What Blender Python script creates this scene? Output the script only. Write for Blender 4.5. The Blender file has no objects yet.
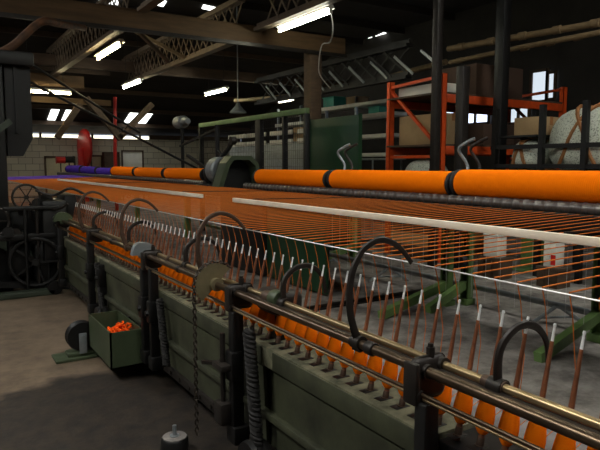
import bpy, bmesh, math, random
from mathutils import Vector, Matrix
random.seed(7)
C = bpy.context.scene.collection
V = Vector
PI = math.pi
# ------------------------------------------------------------------ camera
F_PX, H = 590.0, 1.32
PITCH = math.atan((225 - 164) / F_PX)
YAW = math.atan((300 + 75) * math.cos(PITCH) / F_PX)
cam = bpy.data.cameras.new('camera'); camo = bpy.data.objects.new('camera', cam); C.objects.link(camo)
cam.sensor_width = 36; cam.lens = 36 * F_PX / 600; cam.clip_start = .02; cam.clip_end = 200
camo.location = (0, 0, H); camo.rotation_euler = (PI / 2 - PITCH, 0, -YAW)
bpy.context.scene.camera = camo

def at(px, py, X=None, Y=None, Z=None):
    """point of the place seen at a photo pixel on a given plane"""
    x = (px - 300) / F_PX; y = (225 - py) / F_PX
    f = V((math.sin(YAW) * math.cos(PITCH), math.cos(YAW) * math.cos(PITCH), -math.sin(PITCH)))
    r = V((math.cos(YAW), -math.sin(YAW), 0)); u = r.cross(f)
    d = f + x * r + y * u
    s = X / d.x if X is not None else Y / d.y if Y is not None else (Z - H) / d.z
    return V((0, 0, H)) + s * d

# ------------------------------------------------------------------ materials
def lin(c):
    return tuple(((v / 255) / 12.92 if v / 255 <= .04045 else ((v / 255 + .055) / 1.055) ** 2.4) for v in c)

def mat(name, rgb, rough=.6, metal=0., var=.25, scale=8., bump=.0, rgb2=None, thr=None, stretch=None, spec=.5):
    m = bpy.data.materials.new(name); m.use_nodes = True
    nt = m.node_tree; b = nt.nodes['Principled BSDF']
    b.inputs['Roughness'].default_value = rough; b.inputs['Metallic'].default_value = metal
    b.inputs['Specular IOR Level'].default_value = spec
    tc = nt.nodes.new('ShaderNodeTexCoord'); src = tc.outputs['Object']
    if stretch:
        mp = nt.nodes.new('ShaderNodeMapping'); mp.inputs['Scale'].default_value = stretch
        nt.links.new(src, mp.inputs[0]); src = mp.outputs[0]
    n = nt.nodes.new('ShaderNodeTexNoise'); n.inputs['Scale'].default_value = scale
    n.inputs['Detail'].default_value = 6; n.inputs['Roughness'].default_value = .65
    nt.links.new(src, n.inputs['Vector'])
    cr = nt.nodes.new('ShaderNodeValToRGB'); a = lin(rgb)
    c2 = lin(rgb2) if rgb2 else tuple(v * (1 - var) for v in a)
    c1 = a if rgb2 else tuple(min(1, v * (1 + var)) for v in a)
    lo, hi = thr or (.3, .7)
    cr.color_ramp.elements[0].position = lo; cr.color_ramp.elements[1].position = hi
    cr.color_ramp.elements[0].color = (*c2, 1); cr.color_ramp.elements[1].color = (*c1, 1)
    nt.links.new(n.outputs[0], cr.inputs[0]); nt.links.new(cr.outputs[0], b.inputs['Base Color'])
    if bump:
        bp = nt.nodes.new('ShaderNodeBump'); bp.inputs['Strength'].default_value = bump; bp.inputs['Distance'].default_value = .01
        nt.links.new(n.outputs[0], bp.inputs['Height']); nt.links.new(bp.outputs[0], b.inputs['Normal'])
    return m

def yarn_mat(name, rgb, axis, freq, var=.18, glow=.0):
    m = mat(name, rgb, .9, 0, var, 30, 0, spec=.05)
    nt = m.node_tree; b = nt.nodes['Principled BSDF']
    tc = nt.nodes.new('ShaderNodeTexCoord'); w = nt.nodes.new('ShaderNodeTexWave')
    w.bands_direction = axis; w.inputs['Scale'].default_value = freq; w.inputs['Distortion'].default_value = 1.2
    w.inputs['Detail'].default_value = 1.5
    nt.links.new(tc.outputs['Object'], w.inputs[0])
    bp = nt.nodes.new('ShaderNodeBump'); bp.inputs['Strength'].default_value = .3; bp.inputs['Distance'].default_value = .003
    nt.links.new(w.outputs['Fac'], bp.inputs['Height']); nt.links.new(bp.outputs[0], b.inputs['Normal'])
    return m

def emit(name, rgb, s):
    m = bpy.data.materials.new(name); m.use_nodes = True; nt = m.node_tree
    b = nt.nodes['Principled BSDF']; b.inputs['Base Color'].default_value = (*lin(rgb), 1)
    b.inputs['Emission Color'].default_value = (*lin(rgb), 1); b.inputs['Emission Strength'].default_value = s
    return m

M = dict(
    green=mat('carriage_green', (76, 79, 58), .55, 0, .2, 5, .1, rgb2=(36, 36, 27)),
    ledge=mat('dusty_ledge', (128, 124, 98), .85, 0, .25, 14, .2, rgb2=(62, 65, 48)),
    dust=mat('dusty_top', (118, 112, 108), .9, 0, .3, 20, .2),
    iron=mat('dark_iron', (44, 39, 35), .45, .4, .35, 12, .15),
    black=mat('black_casting', (18, 17, 16), .5, .2, .35, 9, .1),
    oily=mat('oily_steel', (98, 82, 66), .3, .85, .35, 5, .0, stretch=(10, 1.5, 10)),
    brass=mat('worn_steel', (168, 146, 110), .32, .9, .25, 6, .0, stretch=(10, 1.5, 10)),
    rust=mat('brown_steel', (84, 66, 54), .5, .5, .35, 15, .1),
    chrome=mat('bright_tip', (246, 246, 244), .35, .25, .05, 30, spec=1.),
    spindle=mat('brown_spindle', (140, 84, 52), .45, .1, .35, 25, .05, rgb2=(84, 46, 28)),
    wire=mat('bright_wire', (200, 198, 196), .35, .6, .1, 30),
    plank=mat('pale_plank', (244, 232, 212), .7, 0, .12, 7, .05, rgb2=(214, 198, 176), stretch=(1, .6, 3)),
    drum=mat('grey_drum', (104, 100, 98), .32, .65, .4, 18, .1, stretch=(1, 3, 1)),
    dgreen=mat('dark_green_sheet', (22, 60, 34), .45, 0, .15, 5),
    mgreen=mat('machine_green', (100, 128, 72), .45, 0, .18, 7, .05),
    hgreen=mat('headstock_green', (62, 72, 50), .45, 0, .2, 6, .05),
    fgreen=mat('fence_green', (110, 138, 88), .5, 0, .2, 6),
    galv=mat('galvanised', (140, 146, 148), .4, .5, .2, 12),
    orange_spool=yarn_mat('orange_spool', (255, 121, 4), 'Y', 26, .06),
    purple_spool=yarn_mat('purple_spool', (84, 58, 176), 'Y', 26, .15),
    cop=yarn_mat('orange_cop', (255, 122, 10), 'Z', 110, .08),
    strand=mat('orange_strand', (204, 110, 42), .8, 0, .12, 20, spec=.2),
    pstrand=mat('purple_strand', (100, 70, 185), .8, 0, .12, 20, spec=.2),
    red=mat('red_paint', (196, 34, 26), .4, 0, .15, 6),
    rackorange=mat('rack_orange', (214, 78, 26), .45, 0, .2, 8),
    card=mat('cardboard', (160, 132, 94), .85, 0, .14, 4),
    carddark=mat('brown_card', (74, 54, 41), .85, 0, .16, 4),
    bale=mat('bale_cloth', (196, 200, 186), .9, 0, .3, 60, .3, rgb2=(96, 104, 92), thr=(.36, .5)),
    strap=mat('tan_strap', (140, 92, 48), .7, 0, .2, 10),
    white=mat('white_paint', (214, 210, 198), .6, 0, .1, 4),
    cream=mat('cream_board', (196, 184, 150), .7, 0, .12, 4),
    teal=mat('teal_plastic', (54, 150, 130), .5, 0, .1, 5),
    timber=mat('old_timber', (78, 60, 44), .75, 0, .3, 5, .15, stretch=(1, 1, 4)),
    beam=mat('beam_timber', (100, 76, 50), .75, 0, .3, 3, .15, stretch=(.6, 5, 5)),
    girder=mat('girder_paint', (120, 104, 86), .65, .1, .25, 6),
    roof=mat('roof_board', (42, 34, 27), .9, 0, .35, 2.5, .1, stretch=(.6, 4, 4)),
    pipe=mat('lagged_pipe', (112, 92, 64), .8, 0, .3, 10, .2),
    rope=mat('black_rope', (26, 24, 22), .8, 0, .3, 30, .2),
    rubber=mat('black_rubber', (24, 24, 25), .6, 0, .2, 10),
    soot=mat('sooty_steel', (44, 42, 40), .6, .2, .3, 6),
    wall=mat('dark_wall', (48, 44, 40), .9, 0, .25, 2, .1),
    rustpipe=mat('rusty_pipe_metal', (112, 72, 42), .7, .2, .4, 8, .2, rgb2=(52, 36, 26)),
    chain=mat('dark_chain', (58, 50, 42), .4, .5, .2, 20),
    tube=emit('lamp_tube', (255, 240, 190), 22),
    tubew=emit('cool_lamp_tube', (250, 253, 232), 20),
    day=emit('daylight_pane', (240, 236, 210), 1.1),
    added_rooflight=emit('added_rooflight_pane', (250, 250, 246), 6.0),
    farlight=emit('far_rooflight_pane', (244, 248, 246), 1.6),
)
# floor: worn concrete with an oil-dark patch beside the machine
m = bpy.data.materials.new('concrete_floor'); m.use_nodes = True; nt = m.node_tree; b = nt.nodes['Principled BSDF']
tc = nt.nodes.new('ShaderNodeTexCoord'); n1 = nt.nodes.new('ShaderNodeTexNoise'); n1.inputs['Scale'].default_value = 3.2; n1.inputs['Detail'].default_value = 9; n1.inputs['Roughness'].default_value = .72
nt.links.new(tc.outputs['Object'], n1.inputs[0])
cr = nt.nodes.new('ShaderNodeValToRGB'); cr.color_ramp.elements[0].position = .32; cr.color_ramp.elements[1].position = .68
cr.color_ramp.elements[0].color = (*lin((78, 64, 49)), 1); cr.color_ramp.elements[1].color = (*lin((124, 106, 86)), 1)
nt.links.new(n1.outputs[0], cr.inputs[0])
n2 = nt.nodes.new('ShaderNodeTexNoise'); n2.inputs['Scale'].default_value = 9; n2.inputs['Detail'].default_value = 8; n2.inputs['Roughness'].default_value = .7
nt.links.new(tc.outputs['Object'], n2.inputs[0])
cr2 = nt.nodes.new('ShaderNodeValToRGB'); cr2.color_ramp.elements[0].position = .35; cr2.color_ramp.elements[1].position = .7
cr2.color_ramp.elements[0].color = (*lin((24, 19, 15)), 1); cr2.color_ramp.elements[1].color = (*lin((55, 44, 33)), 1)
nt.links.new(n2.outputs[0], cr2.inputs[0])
sep = nt.nodes.new('ShaderNodeSeparateXYZ'); nt.links.new(tc.outputs['Object'], sep.inputs[0])
n3 = nt.nodes.new('ShaderNodeTexNoise'); n3.inputs['Scale'].default_value = 2.2; n3.inputs['Detail'].default_value = 4; nt.links.new(tc.outputs['Object'], n3.inputs[0])
def mnode(op, a, b_):
    q = nt.nodes.new('ShaderNodeMath'); q.operation = op
    for i, v in enumerate((a, b_)):
        if isinstance(v, (int, float)): q.inputs[i].default_value = v
        else: nt.links.new(v, q.inputs[i])
    return q.outputs[0]
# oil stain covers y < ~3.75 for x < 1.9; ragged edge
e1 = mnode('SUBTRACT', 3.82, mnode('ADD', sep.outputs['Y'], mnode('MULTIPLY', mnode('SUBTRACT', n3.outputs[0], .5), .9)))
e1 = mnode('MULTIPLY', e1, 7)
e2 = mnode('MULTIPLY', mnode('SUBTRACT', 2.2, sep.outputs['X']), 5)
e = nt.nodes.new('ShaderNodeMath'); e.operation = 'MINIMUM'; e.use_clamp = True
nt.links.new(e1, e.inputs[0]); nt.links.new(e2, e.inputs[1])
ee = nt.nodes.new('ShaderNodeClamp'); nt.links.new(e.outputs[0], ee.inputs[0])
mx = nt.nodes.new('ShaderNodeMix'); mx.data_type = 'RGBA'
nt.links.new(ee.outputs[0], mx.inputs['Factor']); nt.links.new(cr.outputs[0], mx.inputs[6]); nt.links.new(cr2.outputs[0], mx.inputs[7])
cr3 = nt.nodes.new('ShaderNodeValToRGB'); cr3.color_ramp.elements[0].position = .36; cr3.color_ramp.elements[1].position = .62  # paler floor colour past the carriage, making up for dim light under the strands
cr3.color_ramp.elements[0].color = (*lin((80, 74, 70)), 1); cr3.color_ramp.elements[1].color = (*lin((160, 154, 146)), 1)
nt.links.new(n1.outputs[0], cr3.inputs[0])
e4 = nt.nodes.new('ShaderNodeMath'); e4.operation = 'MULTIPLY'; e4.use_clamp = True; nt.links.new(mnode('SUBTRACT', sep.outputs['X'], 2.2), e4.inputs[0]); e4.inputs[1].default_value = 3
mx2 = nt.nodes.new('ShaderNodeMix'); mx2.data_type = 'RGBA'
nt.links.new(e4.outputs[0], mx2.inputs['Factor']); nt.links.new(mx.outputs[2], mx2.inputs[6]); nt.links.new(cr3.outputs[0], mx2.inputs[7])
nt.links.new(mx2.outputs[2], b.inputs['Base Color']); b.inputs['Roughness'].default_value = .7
bp = nt.nodes.new('ShaderNodeBump'); bp.inputs['Strength'].default_value = .25; bp.inputs['Distance'].default_value = .02
nt.links.new(n2.outputs[0], bp.inputs['Height']); nt.links.new(bp.outputs[0], b.inputs['Normal'])
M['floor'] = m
# painted block wall
m = bpy.data.materials.new('painted_blocks'); m.use_nodes = True; nt = m.node_tree; b = nt.nodes['Principled BSDF']; b.inputs['Roughness'].default_value = .8
tc = nt.nodes.new('ShaderNodeTexCoord'); mp = nt.nodes.new('ShaderNodeMapping'); mp.inputs['Rotation'].default_value = (PI / 2, 0, 0)
nt.links.new(tc.outputs['Object'], mp.inputs[0])
bk = nt.nodes.new('ShaderNodeTexBrick'); bk.inputs['Scale'].default_value = 1.0; bk.inputs['Brick Width'].default_value = .45; bk.inputs['Row Height'].default_value = .22; bk.inputs['Mortar Size'].default_value = .008
bk.inputs['Color1'].default_value = (*lin((214, 206, 184)), 1); bk.inputs['Color2'].default_value = (*lin((192, 184, 164)), 1); bk.inputs['Mortar'].default_value = (*lin((120, 116, 104)), 1)
nt.links.new(mp.outputs[0], bk.inputs[0]); nt.links.new(bk.outputs[0], b.inputs['Base Color'])
M['blocks'] = m

# ------------------------------------------------------------------ mesh builder
class MB:
    def __init__(s): s.bm = bmesh.new()
    def box(s, lo, hi, bev=0, rot=None, seg=2):
        lo, hi = V(lo), V(hi); c = (lo + hi) / 2; d = hi - lo
        r = bmesh.ops.create_cube(s.bm, size=1); vs = r['verts']
        for v in vs: v.co = V((v.co.x * d.x, v.co.y * d.y, v.co.z * d.z))
        if bev:
            es = list({e for v in vs for e in v.link_edges})
            rr = bmesh.ops.bevel(s.bm, geom=es, offset=bev, segments=seg, affect='EDGES', profile=.5)
            vs = list({v for f in rr['faces'] for v in f.verts} | {v for v in vs if v.is_valid})
        for v in vs:
            if rot is not None: v.co = rot @ v.co
            v.co += c
        return s
    def bar(s, a, b, w, t=None, up=(0, 0, 1)):
        """rectangular bar from a to b; w across, t along 'up'"""
        a, b = V(a), V(b); t = t or w; d = (b - a).normalized(); u = V(up)
        if abs(d.dot(u)) > .98: u = V((1, 0, 0))
        x = d.cross(u).normalized(); y = x.cross(d).normalized()
        ring = []
        for p in (a, b):
            ring.append([s.bm.verts.new(p + x * sx * w / 2 + y * sy * t / 2) for sx, sy in ((-1, -1), (1, -1), (1, 1), (-1, 1))])
        A, B = ring
        for i in range(4): s.bm.faces.new((A[i], A[(i + 1) % 4], B[(i + 1) % 4], B[i]))
        s.bm.faces.new(A[::-1]); s.bm.faces.new(B)
        return s
    def tube(s, pts, r, n=10, cap=True, flat=None):
        """round tube along a polyline; r a number or a list; flat = (axis, k) squash"""
        pts = [V(p) for p in pts]; N = len(pts); prev = None; rings = []
        for i, p in enumerate(pts):
            d = (pts[min(i + 1, N - 1)] - pts[max(i - 1, 0)]).normalized()
            if prev is None:
                u = V((0, 0, 1)) if abs(d.z) < .9 else V((1, 0, 0)); x = d.cross(u).normalized()
            else:
                x = (prev - d * prev.dot(d)).normalized()
            prev = x; y = d.cross(x).normalized(); rr = r[i] if isinstance(r, (list, tuple)) else r
            ring = []
            for k in range(n):
                o = x * math.cos(2 * PI * k / n) * rr + y * math.sin(2 * PI * k / n) * rr
                if flat: o = o - flat[0] * (o.dot(flat[0]) * (1 - flat[1]))
                ring.append(s.bm.verts.new(p + o))
            rings.append(ring)
        for A, B in zip(rings, rings[1:]):
            for k in range(n): s.bm.faces.new((A[k], A[(k + 1) % n], B[(k + 1) % n], B[k]))
        if cap: s.bm.faces.new(rings[0][::-1]); s.bm.faces.new(rings[-1])
        return s
    def lathe(s, p0, axis, prof, n=20):
        """profile [(distance along axis, radius)]"""
        ax = V(axis).normalized(); p0 = V(p0)
        return s.tube_var([p0 + ax * a for a, _ in prof], [max(q, .0004) for _, q in prof], ax, n)
    def tube_var(s, pts, rs, ax, n):
        u = V((0, 0, 1)) if abs(ax.z) < .9 else V((1, 0, 0)); x = ax.cross(u).normalized(); y = ax.cross(x).normalized(); rings = []
        for p, rr in zip(pts, rs): rings.append([s.bm.verts.new(p + x * math.cos(2 * PI * k / n) * rr + y * math.sin(2 * PI * k / n) * rr) for k in range(n)])
        for A, B in zip(rings, rings[1:]):
            for k in range(n): s.bm.faces.new((A[k], A[(k + 1) % n], B[(k + 1) % n], B[k]))
        s.bm.faces.new(rings[0][::-1]); s.bm.faces.new(rings[-1])
        return s
    def prism(s, poly, vec):
        """extrude a planar polygon (3-D points) by vec"""
        vec = V(vec); A = [s.bm.verts.new(V(p)) for p in poly]; B = [s.bm.verts.new(V(p) + vec) for p in poly]; n = len(A)
        for i in range(n): s.bm.faces.new((A[i], A[(i + 1) % n], B[(i + 1) % n], B[i]))
        s.bm.faces.new(A[::-1]); s.bm.faces.new(B)
        return s
    def build(s, name, m, parent=None, smooth=True):
        bmesh.ops.recalc_face_normals(s.bm, faces=s.bm.faces[:])
        off = V((0, 0, 0)); q = parent
        while q is not None: off += q.location; q = q.parent
        if off.length:
            for v in s.bm.verts: v.co -= off
        me = bpy.data.meshes.new(name); s.bm.to_mesh(me); s.bm.free()
        if smooth:
            for p in me.polygons: p.use_smooth = True
            me.set_sharp_from_angle(angle=math.radians(38))
        me.materials.append(M[m] if isinstance(m, str) else m)
        o = bpy.data.objects.new(name, me); C.objects.link(o); o.parent = parent
        return o

def tag(o, label, cat, group=None, kind=None):
    o['label'] = label; o['category'] = cat
    if group: o['group'] = group
    if kind: o['kind'] = kind
    return o
def thing(name, loc, label, cat, group=None):
    o = bpy.data.objects.new(name, None); o.empty_display_size = .1; C.objects.link(o); o.location = loc
    return tag(o, label, cat, group)
def struct(o): o['kind'] = 'structure'; return o
def reorigin(o):
    """move a top-level mesh's origin to its base centre"""
    xs = [v.co for v in o.data.vertices]
    c = V(((min(v.x for v in xs) + max(v.x for v in xs)) / 2, (min(v.y for v in xs) + max(v.y for v in xs)) / 2, min(v.z for v in xs)))
    for v in o.data.vertices: v.co -= c
    o.location = c
    return o
def copy_obj(o, parent=None, loc=None):
    c = o.copy(); C.objects.link(c)
    c.parent = parent
    if loc is not None: c.location = loc
    return c
def arc(c, r, a0, a1, n, y):
    return [V((c[0] + r * math.cos(math.radians(a0 + (a1 - a0) * i / n)), y, c[1] + r * math.sin(math.radians(a0 + (a1 - a0) * i / n)))) for i in range(n + 1)]
def smooth_path(P, k=6):
    P = [V(p) for p in P]; out = []
    for i in range(len(P) - 1):
        p0, p1, p2, p3 = P[max(i - 1, 0)], P[i], P[i + 1], P[min(i + 2, len(P) - 1)]
        for j in range(k):
            t = j / k
            out.append(.5 * ((2 * p1) + (p2 - p0) * t + (2 * p0 - 5 * p1 + 4 * p2 - p3) * t * t + (3 * p1 - p0 - 3 * p2 + p3) * t ** 3))
    out.append(P[-1]); return out

# ------------------------------------------------------------------ the hall
X0, X1, Y0, Y1, ZR = -4.5, 11.2, -3.0, 22.3, 5.0
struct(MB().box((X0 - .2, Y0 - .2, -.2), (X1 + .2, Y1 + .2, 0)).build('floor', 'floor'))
struct(MB().box((X0 - .2, Y1, 0), (X1 + .2, Y1 + .2, 2.25)).build('wall_far', 'blocks'))
struct(MB().box((X0 - .2, Y0 - .2, 0), (X0, Y1, ZR)).build('wall_left', 'wall'))
struct(MB().box((X0, Y0 - .2, 0), (X1, Y0, ZR)).build('wall_back', 'wall'))
struct(MB().box((X1, Y0 - .2, 0), (X1 + .2, Y1, ZR)).build('wall_right', 'wall'))
# roof: level boarding, dropping in a slope to the low eave of the far wall
rf = MB().prism([(X0 - .2, Y0 - .2, ZR), (X0 - .2, 15.2, ZR), (X0 - .2, Y1 + .3, 2.42), (X0 - .2, Y1 + .3, 2.52), (X0 - .2, 15.2, ZR + .1), (X0 - .2, Y0 - .2, ZR + .1)], (X1 - X0 + .4, 0, 0))
struct(rf.build('ceiling', 'roof', smooth=False))
def slope_z(y): return ZR + (2.42 - ZR) * (y - 15.2) / (Y1 + .3 - 15.2)
# purlins under the slope and joists under the flat part
for i, y in enumerate((16.2, 17.6, 19.0, 20.3, 21.5)):
    struct(MB().box((X0, y, slope_z(y) - .16), (X1, y + .1, slope_z(y) - .03)).build('trim_purlin', 'timber', smooth=False))
for y in (1.0, 3.0, 5.2, 7.2, 10.6, 12.4, 14.2):
    struct(MB().box((X0, y, ZR - .16), (X1, y + .1, ZR)).build('trim_joist', 'roof', smooth=False))
# strip of glazing along the eave
g = MB().box((X0, Y1 + .06, 2.25), (7.3, Y1 + .1, 2.36)); struct(MB().box((7.3, Y1 + .06, 2.25), (X1, Y1 + .1, 2.42)).build('wall_eave', 'timber')); g = g.build('window_1', 'day'); struct(g)
for k in range(9):
    x = -3.6 + k * 1.75
    struct(MB().box((x, Y1 + .0, 2.25), (x + .08, Y1 + .05, 2.42)).build('trim_glazing_bar', 'timber'))
# rooflights in the far slope
n = 2
def slope_light(x0, x1, ya, yb):
    global n
    za, zb = slope_z(ya) - .02, slope_z(yb) - .02
    struct(MB().prism([(x0, ya, za), (x1, ya, za), (x1, yb, zb), (x0, yb, zb)], (0, 0, .012)).build('window_%d' % n, 'farlight', smooth=False)); n += 1
slope_light(3.55, 3.80, 20.45, 21.48); slope_light(4.0, 4.3, 20.45, 21.48)
slope_light(6.1, 6.9, 20.45, 21.48)
# slates missing from the near roof, sky showing through
for (px, py, w_, l_) in ((370, 39, .12, .22), (383, 35.5, .22, .3), (388, 40, .1, .14), (397, 37, .2, .16), (379, 43, .08, .1), (442, 41, .1, .2), (452, 44, .2, .3), (420, 43, .3, .5), (155, 2, .3, .3), (108, 1, .3, .3), (208, 8, .2, .2)):
    q = at(px, py, Z=ZR - .015)
    struct(MB().prism([(q.x - w_, q.y - l_, q.z), (q.x + w_ * .7, q.y - l_ * .6, q.z), (q.x + w_, q.y + l_, q.z), (q.x - w_ * .5, q.y + l_ * .7, q.z)], (0, 0, .01)).build('window_%d' % n, 'farlight', smooth=False)); n += 1
# unseen rooflights added in the level roof to light the aisle and machine
for (xa, xb, ya, yb) in ((-3.2, -2.0, .5, 4.5), (.6, 1.4, -2.2, 1.2), (5.6, 6.3, -1.5, 2.5), (-3.2, -2.0, 8, 12)):
    struct(MB().box((xa, ya, ZR - .03), (xb, yb, ZR - .01)).build('window_%d' % n, 'added_rooflight', smooth=False)); n += 1
# windows of the right wall
def wall_window(px0, py0, px1, py1, bars=1, m_='day'):
    global n
    a = at(px0, py0, X=X1); c = at(px1, py1, X=X1)
    w = MB().box((X1 - .03, c.y, c.z), (X1 - .01, a.y, a.z)).build('window_%d' % n, m_, smooth=False); struct(w); n += 1
    fr = MB()
    for k in range(bars + 2):
        y = c.y + (a.y - c.y) * k / (bars + 1); fr.box((X1 - .07, y - .03, c.z - .03), (X1 - .03, y + .03, a.z + .03))
    for z in (c.z, a.z): fr.box((X1 - .07, c.y, z - .03), (X1 - .03, a.y, z + .03))
    fr.build('window_frame', 'timber', w)
M['dimday'] = emit('dim_daylight_pane', (206, 220, 246), 1.1)
M['greyday'] = emit('grey_daylight_pane', (186, 196, 206), .55)
wall_window(533, 72, 548, 101, 0, 'greyday')
wall_window(549, 73, 556, 99, 0, 'greyday')
wall_window(443, 106, 456, 121, 0, 'dimday')
wall_window(464, 107, 490, 123, 1, 'dimday')
wall_window(510, 105, 530, 125, 1, 'greyday')
# timber cross beam, its posts, lattice girders
struct(MB().box((X0, 8.75, 3.28), (6.5, 8.97, 3.56), .012).build('trim_cross_beam', 'beam'))
struct(MB().box((X0, 8.70, 3.22), (6.5, 8.76, 3.275)).build('trim_beam_rail', 'iron', smooth=False))
struct(MB().box((X0, 14.9, 3.6), (X1, 15.1, 3.85), .01).build('trim_cross_beam', 'timber'))
struct(MB().box((X0, 4.6, 4.3), (X1, 4.85, 4.6), .01).build('trim_cross_beam', 'timber'))
def girder(x, ya, yb, z, h=.62, step=.28, mm='girder'):
    g = MB()
    for zz in (z, z + h):
        g.box((x - .07, ya, zz - .04), (x + .07, yb, zz + .012)); g.box((x - .012, ya, zz - .04), (x + .012, yb, zz + .08))
    k = 0; y = ya
    while y + step * 1.6 < yb:
        g.bar((x - .02, y, z + .03), (x - .02, y + step * 1.6, z + h - .02), .035, .012, up=(1, 0, 0))
        g.bar((x + .02, y + step * 1.6, z + .03), (x + .02, y, z + h - .02), .035, .012, up=(1, 0, 0))
        y += step
    return struct(g.build('trim_lattice_girder', mm, smooth=False))
girder(2.78, 4.9, 8.7, 3.55); girder(4.68, 4.9, 8.7, 3.5)
girder(2.72, 9.0, 15.8, 3.45); girder(4.55, 9.0, 15.8, 3.4); girder(6.7, 7.3, 12.5, at(365, 84, X=6.7).z, h=at(365, 55, X=6.7).z - at(365, 84, X=6.7).z, step=.4, mm='soot')
gt = MB()
zq = at(365, 84, X=6.6).z
for k in range(9):
    gt.bar((6.62, 6.5 + k * .62, zq + .03), (6.62, 6.95 + k * .62, zq + .36), .04, .02, up=(1, 0, 0))
struct(gt.build('trim_truss_strut', 'galv', smooth=False)); girder(.2, 9.0, 15.8, 3.45)
def post(px, Y, w, ztop, m_='timber', d=None):
    p = at(px, 150, Y=Y); d = d or w
    return struct(MB().box((p.x - w / 2, Y - d / 2, 0), (p.x + w / 2, Y + d / 2, ztop), .01).build('column', m_))
post(312.5, 8.86, .23, 3.27); post(435, 5.4, .095, 4.28, 'iron'); post(461, 5.2, .12, at(461, 66, Y=5.2).z, 'iron'); post(499, 5.3, .14, 4.3, 'black')
struct(MB().box((1.4, 15.5, at(50, 86, Y=15.5).z), (at(84, 80, Y=15.5).x, 15.56, at(50, 74, Y=15.5).z)).build('trim_boarding', 'beam', smooth=False))
struct(MB().box((1.4, 15.46, at(50, 71, Y=15.5).z), (at(110, 80, Y=15.5).x, 15.54, at(50, 67, Y=15.5).z)).build('trim_batten', 'timber', smooth=False))
struct(MB().box((1.4, 16.46, at(50, 103, Y=16.5).z), (at(110, 80, Y=16.5).x, 16.54, at(50, 97, Y=16.5).z)).build('trim_batten', 'beam', smooth=False))
# knee braces below the far slope
for (xa, za, xb, zb, y) in [(p.x, p.z, q.x, q.z, 15.3) for p, q in ((at(57, 138, Y=15.3), at(80, 104, Y=15.3)), (at(119, 138, Y=15.3), at(152, 104, Y=15.3)), (at(121, 139, Y=15.3), at(86, 98, Y=15.3)))]:
    struct(MB().bar((xa, y, za), (xb, y, zb), .16, .14).build('trim_knee_brace', 'girder' if xb < xa and xa > 4.3 else 'timber', smooth=False))
struct(MB().bar((2.7, 9.2, 3.5), (3.6, 9.9, 3.05), .05, .05).build('trim_stay', 'girder'))
struct(MB().bar((2.75, 9.0, 3.45), (1.6, 11.0, 3.9), .06, .06).build('trim_stay', 'girder'))
struct(MB().bar((4.55, 11.4, 3.4), (3.2, 11.4, 3.95), .06, .06).build('trim_stay', 'girder'))
exec_end = None

# ------------------------------------------------------------------ lamps
def lamp(px0, py0, px1, py1, Z, label, tube='tube', axis='y', L=None):
    a = at(px0, py0, Z=Z); c = at(px1, py1, Z=Z); mid = (a + c) / 2
    if axis == 'y': h = L / 2 if L else abs(a.y - c.y) / 2; dv = V((0, h, 0)); sx = V((1, 0, 0))
    else: h = L / 2 if L else abs(a.x - c.x) / 2; dv = V((h, 0, 0)); sx = V((0, 1, 0))
    t = thing('fluorescent_lamp', mid, label, 'lamp')
    up = V((0, 0, 1))
    MB().prism([mid - dv - sx * .07 + up * .05, mid - dv + sx * .07 + up * .05, mid - dv + sx * .035 + up * .1, mid - dv - sx * .035 + up * .1], dv * 2).build('housing', 'white', t, False)
    MB().tube([mid - dv * .97, mid + dv * .97], .02, 10).build('tube', tube, t)
    for s in (-1, 1):
        e = mid + dv * s
        MB().box(e - sx * .02 - dv.normalized() * .012 + up * -.025, e + sx * .02 + dv.normalized() * .012 + up * .055).build('lamp_holder', 'white', t)
        MB().tube([mid + dv * s * .7 + up * .1, mid + dv * s * .7 + up * (ZR - mid.z if mid.y < 15 else slope_z(mid.y) - mid.z)], .005, 6).build('hanger', 'iron', t)
    return t
lamp(278, 31, 332, 12, 3.4, 'bright white fluorescent lamp at top centre, nearest of the ceiling lamps', 'tubew')
lamp(96, 59, 123, 45, 3.3, 'warm yellow fluorescent lamp below the left lattice girder')
lamp(20, 91.5, 72, 93.5, 3.0, 'long warm fluorescent lamp at far left hanging crosswise', axis='x')
lamp(122, 88, 143, 81.5, 3.2, 'small fluorescent lamp below the second lattice girder, left of the centre', 'tubew')
lamp(204, 95, 229, 90, 3.2, 'distant white fluorescent lamp above the green mesh fence', 'tubew')
lamp(278, 102, 295, 99.5, 3.2, 'most distant little fluorescent lamp left of the brown timber column', 'tubew')
# unseen lamps added overhead to brighten the machine and the aisle
def added_lamp(x, y, Z, label, tube='tube'):
    mid = V((x, y, Z)); t = thing('fluorescent_lamp', mid, label, 'lamp', 'added lamps out of view'); up = V((0, 0, 1)); dv = V((0, .75, 0)); sx = V((1, 0, 0))
    MB().prism([mid - dv - sx * .07 + up * .05, mid - dv + sx * .07 + up * .05, mid - dv + sx * .035 + up * .1, mid - dv - sx * .035 + up * .1], dv * 2).build('housing', 'white', t, False)
    MB().tube([mid - dv * .97, mid + dv * .97], .02, 10).build('tube', tube, t)
    for s in (-1, 1): MB().tube([mid + dv * s * .7 + up * .1, mid + dv * s * .7 + up * (ZR - Z)], .005, 6).build('hanger', 'iron', t)
added_lamp(2.4, 3.2, 3.5, 'added unseen fluorescent lamp brightening the near end of the stretched yarns', 'tubew')
added_lamp(3.7, 2.4, 3.5, 'added unseen fluorescent lamp brightening the nearest orange spools', 'tubew')
added_lamp(-.6, 2.6, 3.5, 'added unseen fluorescent lamp lighting the aisle and the carriage front', 'tubew')

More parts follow.
